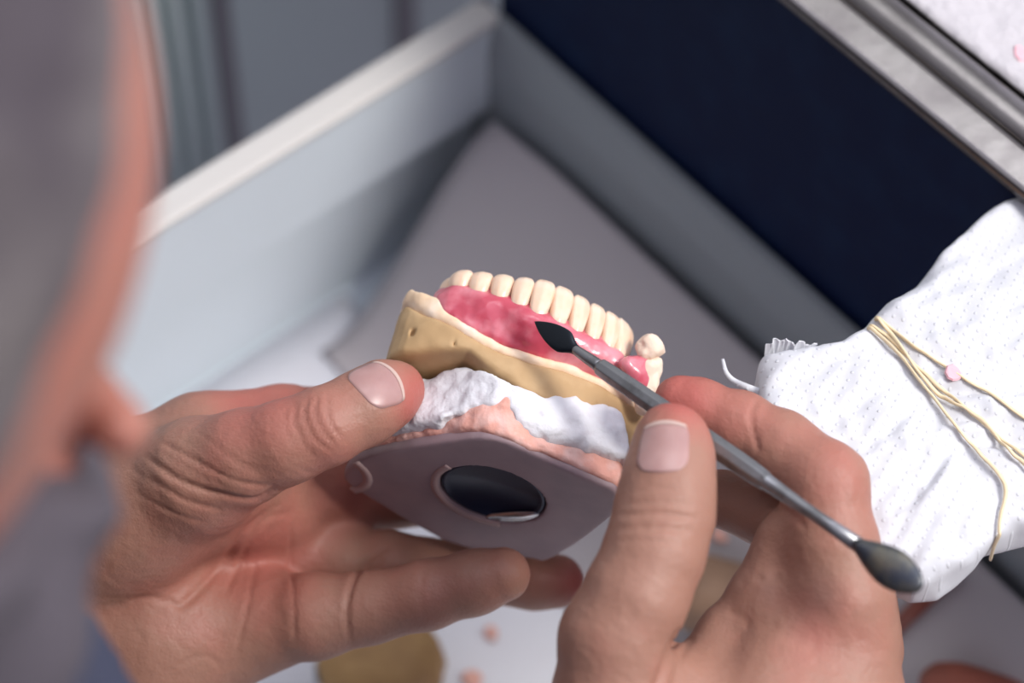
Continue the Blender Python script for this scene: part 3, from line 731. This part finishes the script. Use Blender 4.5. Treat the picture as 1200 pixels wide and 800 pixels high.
for s in np.linspace(0, 1, 18):
    sp.append((k_-19+19*s, 3.2+6.4*math.sin(min(s*1.02, 1)**1.25*math.pi)**.8 if s < .98 else 1.0, 3.2*(1-s)+1.6+.8*math.sin(s*math.pi)))
sp[-1] = (k_, 2.4, 1.0)
s_ = sect(sp, 'spoon', M['spoon'], 24); s_['label'] = 'tarnished oval spoon end'

# ================================================================== bench, apron, drawer
NB = -138.; ZB = 803.; ZR = 689.; ZF = 578.; EL = -165.
structure_mat = M['apron']
bench = thing('workbench', 'workbench with a polished steel edge at the upper right', 'workbench', EN(100, -300, ZB))
o = obj('front_panel', *box(EL-4, 420, -175, NB-3.4, 560, ZB-6), M['apron'], bench, smooth=False); o['label'] = 'dark navy front panel'
prof = [(NB-2.6, ZB-6), (NB-.8, ZB-4.5), (NB, ZB-2), (NB-.6, ZB-.4), (NB-2.2, ZB+.2)]
prof += [(NB-9.5, ZB+1.4), (NB-10.6, ZB+1.6), (NB-11.4, ZB+.9), (NB-12.2, ZB-.8)]
for k in range(12):
    a = math.radians(200-k*18); prof.append((NB-18.2-6.0*math.cos(a), ZB-.2+3.6*math.sin(a)))
prof += [(NB-25, ZB-1.6), (NB-34, ZB-1.8), (NB-34, ZB-6)]
V, Fa = extrude_profile(prof, -290, 400); o = obj('edge_rail', V, Fa, M['steel'], bench); o['label'] = 'polished steel edge rail'
o.data.polygons.foreach_set('use_smooth', [True]*len(o.data.polygons)); m_ = o.modifiers.new('b', 'BEVEL'); m_.width = .0004; m_.segments = 2; m_.limit_method = 'ANGLE'
obj('bench_top', *box(-290, 400, -700, NB-32, ZB-20, ZB-1.8), M['drim'], bench, smooth=False)
# paper cloth on the bench
def sheet(name, e0, e1, n0, n1, zf, m, th=.6, ne=60, nn=40, parent=None):
    V = []; Fa = []
    for s in (0, 1):
        for i in range(ne+1):
            for j in range(nn+1):
                e = e0+(e1-e0)*i/ne; n = n0+(n1-n0)*j/nn; V.append(EN(e, n, zf(e, n)-s*th))
    Q = (ne+1)*(nn+1); ix = lambda i, j, s=0: s*Q+i*(nn+1)+j
    for i in range(ne):
        for j in range(nn):
            Fa.append([ix(i, j), ix(i+1, j), ix(i+1, j+1), ix(i, j+1)]); Fa.append([ix(i, j, 1), ix(i, j+1, 1), ix(i+1, j+1, 1), ix(i+1, j, 1)])
    for i in range(ne): Fa.append([ix(i, 0), ix(i, 0, 1), ix(i+1, 0, 1), ix(i+1, 0)]); Fa.append([ix(i, nn), ix(i+1, nn), ix(i+1, nn, 1), ix(i, nn, 1)])
    for j in range(nn): Fa.append([ix(0, j), ix(0, j+1), ix(0, j+1, 1), ix(0, j, 1)]); Fa.append([ix(ne, j), ix(ne, j, 1), ix(ne, j+1, 1), ix(ne, j+1)])
    return obj(name, V, Fa, m, parent)
wav = lambda e, n, s, a: a*float(vnoise(np.array([e, n, 3.]), s))
o = sheet('paper_cloth', -120, 220, -420, NB-25.5, lambda e, n: ZB+1.6+wav(e, n, 14, 1.0)+wav(e, n, 5, .35), M['flat'], 1.2, 110, 80)
tag(o, 'white textured paper cloth spread over the bench top behind the steel edge', 'paper cloth')
def flake(c, r, m, name, label, seed, th=.5, group=None, nrm=ZX, elong=1.3):
    rr = np.random.RandomState(seed); a = np.cross(nrm, CR); a /= np.linalg.norm(a); b = np.cross(nrm, a); V = []; n = 9
    rad = [r*(.75+.5*rr.rand()) for _ in range(n)]
    for s in (0, 1):
        for k in range(n):
            t = 2*math.pi*k/n; V.append(c+(a*math.cos(t)*elong+b*math.sin(t))*rad[k]*(1-.15*s)+nrm*(s*th+.1*math.sin(3*t)*r*.5))
    Fa = [[k, (k+1) % n, n+(k+1) % n, n+k] for k in range(n)]+[list(range(n))[::-1], [n+k for k in range(n)]]
    o = obj(name, V, Fa, m, smooth=False); return tag(o, label, 'wax scrap', group)
flake(RZ(1196, 62, ZB+2.2), 2.2, M['flake'], 'wax_flake', 'small pink wax flake on the white cloth at the right edge', 3)
# drawer

drawer = thing('drawer', 'open grey metal drawer below the bench', 'drawer', EN(0, 0, ZF))
pr = [(EL-10, ZR), (EL-1.2, ZR), (EL-.4, ZR-1.5), (EL-.8, ZR-4), (EL-.5, ZR-45), (EL-4, ZR-47), (EL-12, ZR-52), (EL-11, ZF-2), (EL-16, ZF-2), (EL-14, ZR-50), (EL-10.5, ZR-3)]
V, Fa = extrude_profile(pr, NB, 170, 'N', 2)
o = obj('side_wall', V, Fa, M['dwall'], drawer, smooth=False)
for p in o.data.polygons: pass
V, Fa = extrude_profile([(EL-11.5, ZR-2), (EL-11.5, ZR+.4), (EL-10.5, ZR+1.2), (EL-1, ZR+1.2), (EL+.4, ZR+.4), (EL+.4, ZR-1.4), (EL-1, ZR-1.6)], NB, 170, 'N', 2)
o = obj('side_rim', V, Fa, M['drim'], drawer, smooth=False); o['label'] = 'pale top rim of the side wall'
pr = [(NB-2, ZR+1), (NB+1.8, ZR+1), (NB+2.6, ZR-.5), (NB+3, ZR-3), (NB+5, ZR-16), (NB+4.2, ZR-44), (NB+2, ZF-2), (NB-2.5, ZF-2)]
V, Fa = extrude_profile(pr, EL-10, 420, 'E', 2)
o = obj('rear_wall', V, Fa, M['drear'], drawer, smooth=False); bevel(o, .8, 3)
obj('floor_panel', *box(EL-12, 420, NB+2, 170, ZF-6, ZF-2), M['dwall'], drawer, smooth=False)
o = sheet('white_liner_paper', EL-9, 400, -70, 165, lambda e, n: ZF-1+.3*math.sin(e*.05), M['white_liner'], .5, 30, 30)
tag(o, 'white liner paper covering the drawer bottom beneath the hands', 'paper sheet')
def gz(e, n):
    t = max(0., min(1., (-50-n)/82.)); c = max(0, min(1, (e+182)/60.))
    return ZF+1.2+(66+6*c)*t*t*(3-2*t)+.6*math.sin(e*.03+n*.05)
bevel(obj('front_wall', *box(EL-14, 420, 168, 176, ZF-6, ZR+1), M['dwall'], drawer, smooth=False), .8)
def RS(x, y, h=0.):
    w = RZ(x, y, ZF)
    for _ in range(8): w = RZ(x, y, (gz(w@EX, w@NX) if w@NX < -44 else ZF)+h)
    return w
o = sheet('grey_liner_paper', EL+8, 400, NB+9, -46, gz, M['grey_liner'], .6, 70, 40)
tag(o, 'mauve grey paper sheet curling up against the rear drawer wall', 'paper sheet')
# cabinet beyond the drawer
o = obj('wall_left', *box(-470, -440, -1200, 900, -20, 2200), M['wall'], smooth=False); structure(o)
cabn = thing('cabinet', 'grey metal cabinet with vertical ribs standing beyond the drawer', 'cabinet', EN(-320, 0, 0))
obj('side_panel', *box(-330, -312, -330, 420, 0, 900), M['cab'], cabn, smooth=False)
for i, (x, w, m) in enumerate(((150, 10, 'cab'), (176, 10, 'cab'), (202, 10, 'cab'), (229, 10, 'cab'), (262, 20, 'cabd'), (474, 26, 'cabd'))):
    # where the vertical line crosses the panel plane e = -312
    k = ray(x, 60); t = (-312-CAM@EX)/(k@EX); q = CAM+t*k; n = q@NX
    obj('rib', *box(-313, -304 if m == 'cab' else -310, n-w*.22, n+w*.22, 0, 900), M[m], cabn, smooth=False)
o = obj('floor', *box(-900, 900, -700, 900, -20, 0), M['floor'], smooth=False); structure(o)

# ================================================================== bench pin wrapped in paper towel
ZP = 797.
def e2(x, y, z=ZP): w = RZ(x, y, z); return (w@EX, w@NX)
pin_px = [(1204, 214), (1178, 226), (1120, 276), (1062, 330), (1018, 372), (988, 398), (958, 404), (925, 402), (897, 408), (890, 425), (893, 470), (935, 560), (990, 640), (1042, 664), (1076, 677), (1108, 671), (1152, 638), (1167, 622), (1196, 612), (1290, 590), (1300, 300)]
pin_out = [e2(*q) for q in pin_px]
PA = np.array(pin_out)
pin = thing('bench_pin', 'wedge shaped bench pin wrapped in dimpled white paper towel on the right', 'bench pin', EN(PA[:, 0].mean(), PA[:, 1].mean(), ZP-20))
ec, nc = PA[:, 0].mean(), PA[:, 1].mean()
bandA, bandB = np.array(e2(1018, 375)), np.array(e2(1172, 590))
bd = (bandB-bandA)/np.linalg.norm(bandB-bandA); bnm = np.array([-bd[1], bd[0]])
def ridged(u, v, s, sharp=1.): return 1-np.abs(vnoise(np.stack([u, v, 0*u], -1), s))*2
def ptop(u, v):
    t = (u-bandA[0])*bnm[0]+(v-bandA[1])*bnm[1]      # distance from the band line
    al = (u-bandA[0])*bd[0]+(v-bandA[1])*bd[1]
    # folds radiating away from the bands
    ang = al/(9+.12*np.abs(t)); fold = vnoise(np.stack([ang*3.+7, t*.02, 0*u], -1), 1.)*np.clip(np.abs(t)/12, 0, 1)*np.exp(-np.abs(t)/45)*2.0
    return ZP+1.4*fold+1.5*ridged(u+.35*v, v*.6, 15)+1.0*vnoise(np.stack([u, v, 0*u], -1), 24)-1.5*np.exp(-(t/4.)**2)+.5*ridged(u*1.2, v-.5*u, 7)
P3 = PA
V, Fa = layer([tuple(q) for q in PA], lambda u, v: ZP-17+0*u, ptop, .9, 2.2, .25, 7, off=lambda u, v, w: 1.3*vnoise(np.stack([u, v, w*.3], -1), 8))
Vw = V[:, :1]*EX+V[:, 1:2]*NX+V[:, 2:]*ZX
Fa_wrap = Fa.tolist(); o = obj('paper_wrap', Vw, Fa, M['towel'], pin); o['label'] = 'dimpled white paper towel wrapped round the pin'
# torn frill at the open end of the wrap
def ribbon(pts, wid, name, m, parent, up, th=.35, taper=None):
    pts = spline(pts, 6); V = []; Fa = []
    n = len(pts)
    for i, p in enumerate(pts):
        t = pts[min(i+1, n-1)]-pts[max(i-1, 0)]; t /= np.linalg.norm(t)
        s = np.cross(t, up); s /= np.linalg.norm(s); q = np.cross(s, t)
        w = wid*(taper(i/(n-1)) if taper else 1)
        for a, b in ((-1, -1), (1, -1), (1, 1), (-1, 1)): V.append(p+s*a*w/2+q*b*th/2)
    for i in range(n-1):
        for k in range(4): Fa.append([i*4+k, i*4+(k+1) % 4, (i+1)*4+(k+1) % 4, (i+1)*4+k])
    Fa.append([3, 2, 1, 0]); Fa.append([(n-1)*4+k for k in range(4)])
    return obj(name, V, Fa, m, parent)
ribbon([RZ(847, 421, 792), RZ(851, 436, 793), RZ(860, 446, 792), RZ(876, 454, 793), RZ(897, 462, 792)], 1.7, 'torn_strip', M['towel'], pin, CB, .5, lambda s: .45+.9*s)
rr_ = np.random.RandomState(5); fp = [RZ(898+i*3.1, 408-2.5*math.sin(i*.35)+1.2*rr_.rand(), ZP-1.5) for i in range(20)]
V = []; Fa = []
for i, q in enumerate(fp):
    h_ = .8+(1.1*rr_.rand()+1.2*math.sin(i*.6)**2)*(1 if 2 < i < 17 else .3); b_ = q-ZX*4
    for t_, w_ in ((0, 0), (1, .25)):
        V.append(b_+NX*(.35*t_-.2)); V.append(q+CU*h_+NX*(.35*t_-.2)+EX*(rr_.rand()-.5))
for i in range(len(fp)-1):
    a, b = i*4, i*4+4
    Fa += [[a, b, b+1, a+1], [a+2, a+3, b+3, b+2], [a+1, b+1, b+3, a+3], [a, a+2, b+2, b]]
Fa += [[0, 1, 3, 2], [len(V)-4, len(V)-2, len(V)-1, len(V)-3]]
obj('torn_edge', V, Fa, M['towel'], pin, smooth=False)
# rubber bands
WRAP = BVHTree.FromPolygons(Vw.tolist(), Fa_wrap)
def surf(x, y, lift=.9):
    k = ray(x, y); k = k/np.linalg.norm(k); h = WRAP.ray_cast(VV(CAM), VV(k), 3000)
    if h[0] is None: return None
    return np.array(h[0])+(np.array(h[1])*np.sign(-(np.array(h[1])@k))*.6-k*.4)*lift
strands = [
 ('thin tan rubber band around the paper wrapped pin, topmost strand', [(1012, 379), (1022, 369), (1060, 398), (1110, 432), (1160, 462), (1215, 500)]),
 ('thin tan rubber band around the paper wrapped pin, middle strand with a twist', [(1010, 377), (1040, 395), (1085, 440), (1130, 478), (1165, 508), (1212, 545)]),
 ('thin tan rubber band around the paper wrapped pin, lowest strand ending at the side', [(1012, 382), (1048, 410), (1082, 452), (1120, 500), (1152, 536), (1174, 562), (1178, 580), (1171, 605), (1168, 626)]),
 ('tan rubber band crossing over the middle strand on the wrapped pin', [(1026, 370), (1052, 402), (1098, 462), (1140, 486), (1180, 527), (1206, 552)])]
for i, (lb, q) in enumerate(strands):
    q2 = spline([(a, b, 0) for a, b in q], 4)[:, :2]; pts = [surf(x, y, .8+.3*i) for x, y in q2]; pts = [p for p in pts if p is not None]
    if i == 2: pts += [pts[-1]-ZX*4-EN(0, -.6, 0), pts[-1]-ZX*12]
    st_ = pts[0]-ZX*5+EN(-1.2, -1.0, 0); pts = [st_-ZX*8, st_]+pts
    V, Fa = tube(spline(pts, 4), .58, 8, .7, .03 if i not in (1, 3) else .16)
    o = obj('rubber_band', V, Fa, M['band']); tag(o, lb, 'rubber band', 'rubber bands around the bench pin')
flake(surf(1118, 440, .9), 2.1, M['flake'], 'wax_flake', 'pink wax flake between the rubber bands on the wrapped bench pin', 8)

# ================================================================== things lying in the drawer
def lump(name, label, cat, c, rad, m, amp=.8, flat_=.0, rot=0., extra=None):
    c = np.array(c); R_ = max(rad)+5; f = Field(c-R_, c+R_, 1.0); d = f.new()
    A = np.array([EX*math.cos(rot)+NX*math.sin(rot), -EX*math.sin(rot)+NX*math.cos(rot), ZX])
    w, p = f.win(f.lo, f.lo+f.h*f.n); q = (p-c)@A.T
    r = np.array(rad); k0 = (np.abs(q/r)**2.6).sum(-1)**(1/2.6); d = (k0-1)*min(rad)
    if extra is not None: d = extra(d, q)
    d = d+amp*fbm(p, 8, 3)
    V, Fa = f.mesh(d.astype(np.float32)); o = obj(name, V, Fa, m); return tag(o, label, cat)
q = RZ(447, 785, ZF+14)
lump('stone_block', 'rounded tan plaster block on the white paper below the left hand', 'plaster block', q, (17, 21, 14), M['tan'], .8, rot=.4)
q = RS(838, 700, 11)
lump('stone_block', 'brown plaster block seen through the gap of the right hand', 'plaster block', q, (13, 15, 12), M['brown'], .7, rot=1.)
q = RS(1165, 822, 5)
lump('wax_block', 'reddish brown wax block at the bottom right corner of the drawer', 'wax block', q, (24, 9, 7), M['redblock'], .5, rot=-.5)
V, Fa = tube([RS(1122, 666, 6), RS(1071, 715, 4), RS(1036, 750, 3)], [2.8, 2.8, 2.6], 12)
tag(obj('wax_stick', V, Fa, M['redstick']), 'thin dark red stick leaning in the drawer beside the right hand', 'stick')
V, Fa = tube([RZ(392, 802, ZF+6), RZ(384, 790, ZF+9), RZ(378, 778, ZF+7)], [4, 4.5, 3], 14)
tag(obj('metal_ferrule', V, Fa, M['darkmetal']), 'dark metal piece lying against the tan plaster block', 'metal piece')
V, Fa = tube([RS(800, 736, 5), RS(810, 728, 5)], [2.6, 2.6], 14)
tag(obj('metal_slug', V, Fa, M['glint_slug_steel']), 'small shiny metal slug beside the brown plaster block', 'metal piece')
crumbs = [(576, 742, 2.2, 'pink wax crumb on the white paper between the hands'), (553, 796, 3.6, 'pale orange wax crumb at the bottom edge right of the tan plaster block'),
          (846, 625, 3.2, 'orange pink crumb seen through the gap of the right hand'), (690, 792, 1.2, 'tiny pink crumb at the bottom edge beside the right thumb')]
for i, (x, y, r, lb) in enumerate(crumbs):
    flake(RS(x, y, .4), r, M['crumb'], 'wax_crumb', lb, 20+i, 1.2, 'wax crumbs on the drawer paper')

# ================================================================== light and camera
w = bpy.data.worlds.new('world'); SC.world = w; w.use_nodes = True
bg = w.node_tree.nodes['Background']; bg.inputs[0].default_value = (.82, .80, 1, 1); bg.inputs[1].default_value = 1.2
wt = w.node_tree; tc_ = wt.nodes.new('ShaderNodeTexCoord'); sx_ = wt.nodes.new('ShaderNodeSeparateXYZ'); rp_ = wt.nodes.new('ShaderNodeValToRGB')
wt.links.new(tc_.outputs['Generated'], sx_.inputs[0]); mm_ = wt.nodes.new('ShaderNodeMath'); mm_.operation = 'MULTIPLY_ADD'; mm_.inputs[1].default_value = .9; wt.links.new(sx_.outputs[1], mm_.inputs[0]); wt.links.new(sx_.outputs[2], mm_.inputs[2]); wt.links.new(mm_.outputs[0], rp_.inputs[0]); wt.links.new(rp_.outputs[0], bg.inputs[0])
rp_.color_ramp.elements[0].position = .0; rp_.color_ramp.elements[0].color = (.16, .15, .2, 1); rp_.color_ramp.elements[1].position = .8; rp_.color_ramp.elements[1].color = (.95, .95, 1.15, 1)
def area(name, loc, tgt, size, power, col, sy=None):
    l = bpy.data.lights.new(name, 'AREA'); l.energy = power; l.color = col; l.size = size
    if sy: l.shape = 'RECTANGLE'; l.size_y = sy
    o = bpy.data.objects.new(name, l); COL.objects.link(o)
    from mathutils import Vector
    o.location = [c*.001 for c in loc]; d_ = Vector([(tgt[i]-loc[i])*.001 for i in range(3)]); o.rotation_euler = d_.to_track_quat('-Z', 'Y').to_euler(); return o
kd = .85*EX+1.1*ZX-.52*NX; kd /= np.linalg.norm(kd)
area('window_light', EN(0, 0, 800)+1400*kd, EN(0, 0, 800), .36, 19, (1, .96, .91))
area('ceiling_light', (0, 700, 2300), (0, 0, 800), .8, 9, (.93, .95, 1))
cd = bpy.data.cameras.new('camera'); cam = bpy.data.objects.new('camera', cd); COL.objects.link(cam)
cd.sensor_width = 36; cd.lens = 85; cd.clip_start = .02; cd.clip_end = 50
from mathutils import Matrix
cam.matrix_world = Matrix(((CR[0], CU[0], CB[0], CAM[0]*.001), (CR[1], CU[1], CB[1], CAM[1]*.001), (CR[2], CU[2], CB[2], CAM[2]*.001), (0, 0, 0, 1)))
cd.dof.use_dof = True; cd.dof.focus_distance = .625; cd.dof.aperture_fstop = 6.0
SC.camera = cam
SC.view_settings.view_transform = 'Standard'; SC.view_settings.look = 'None'; SC.view_settings.gamma = 1; SC.view_settings.exposure = .08; SC.view_settings.use_curve_mapping = False
SC.cycles.use_denoising = True
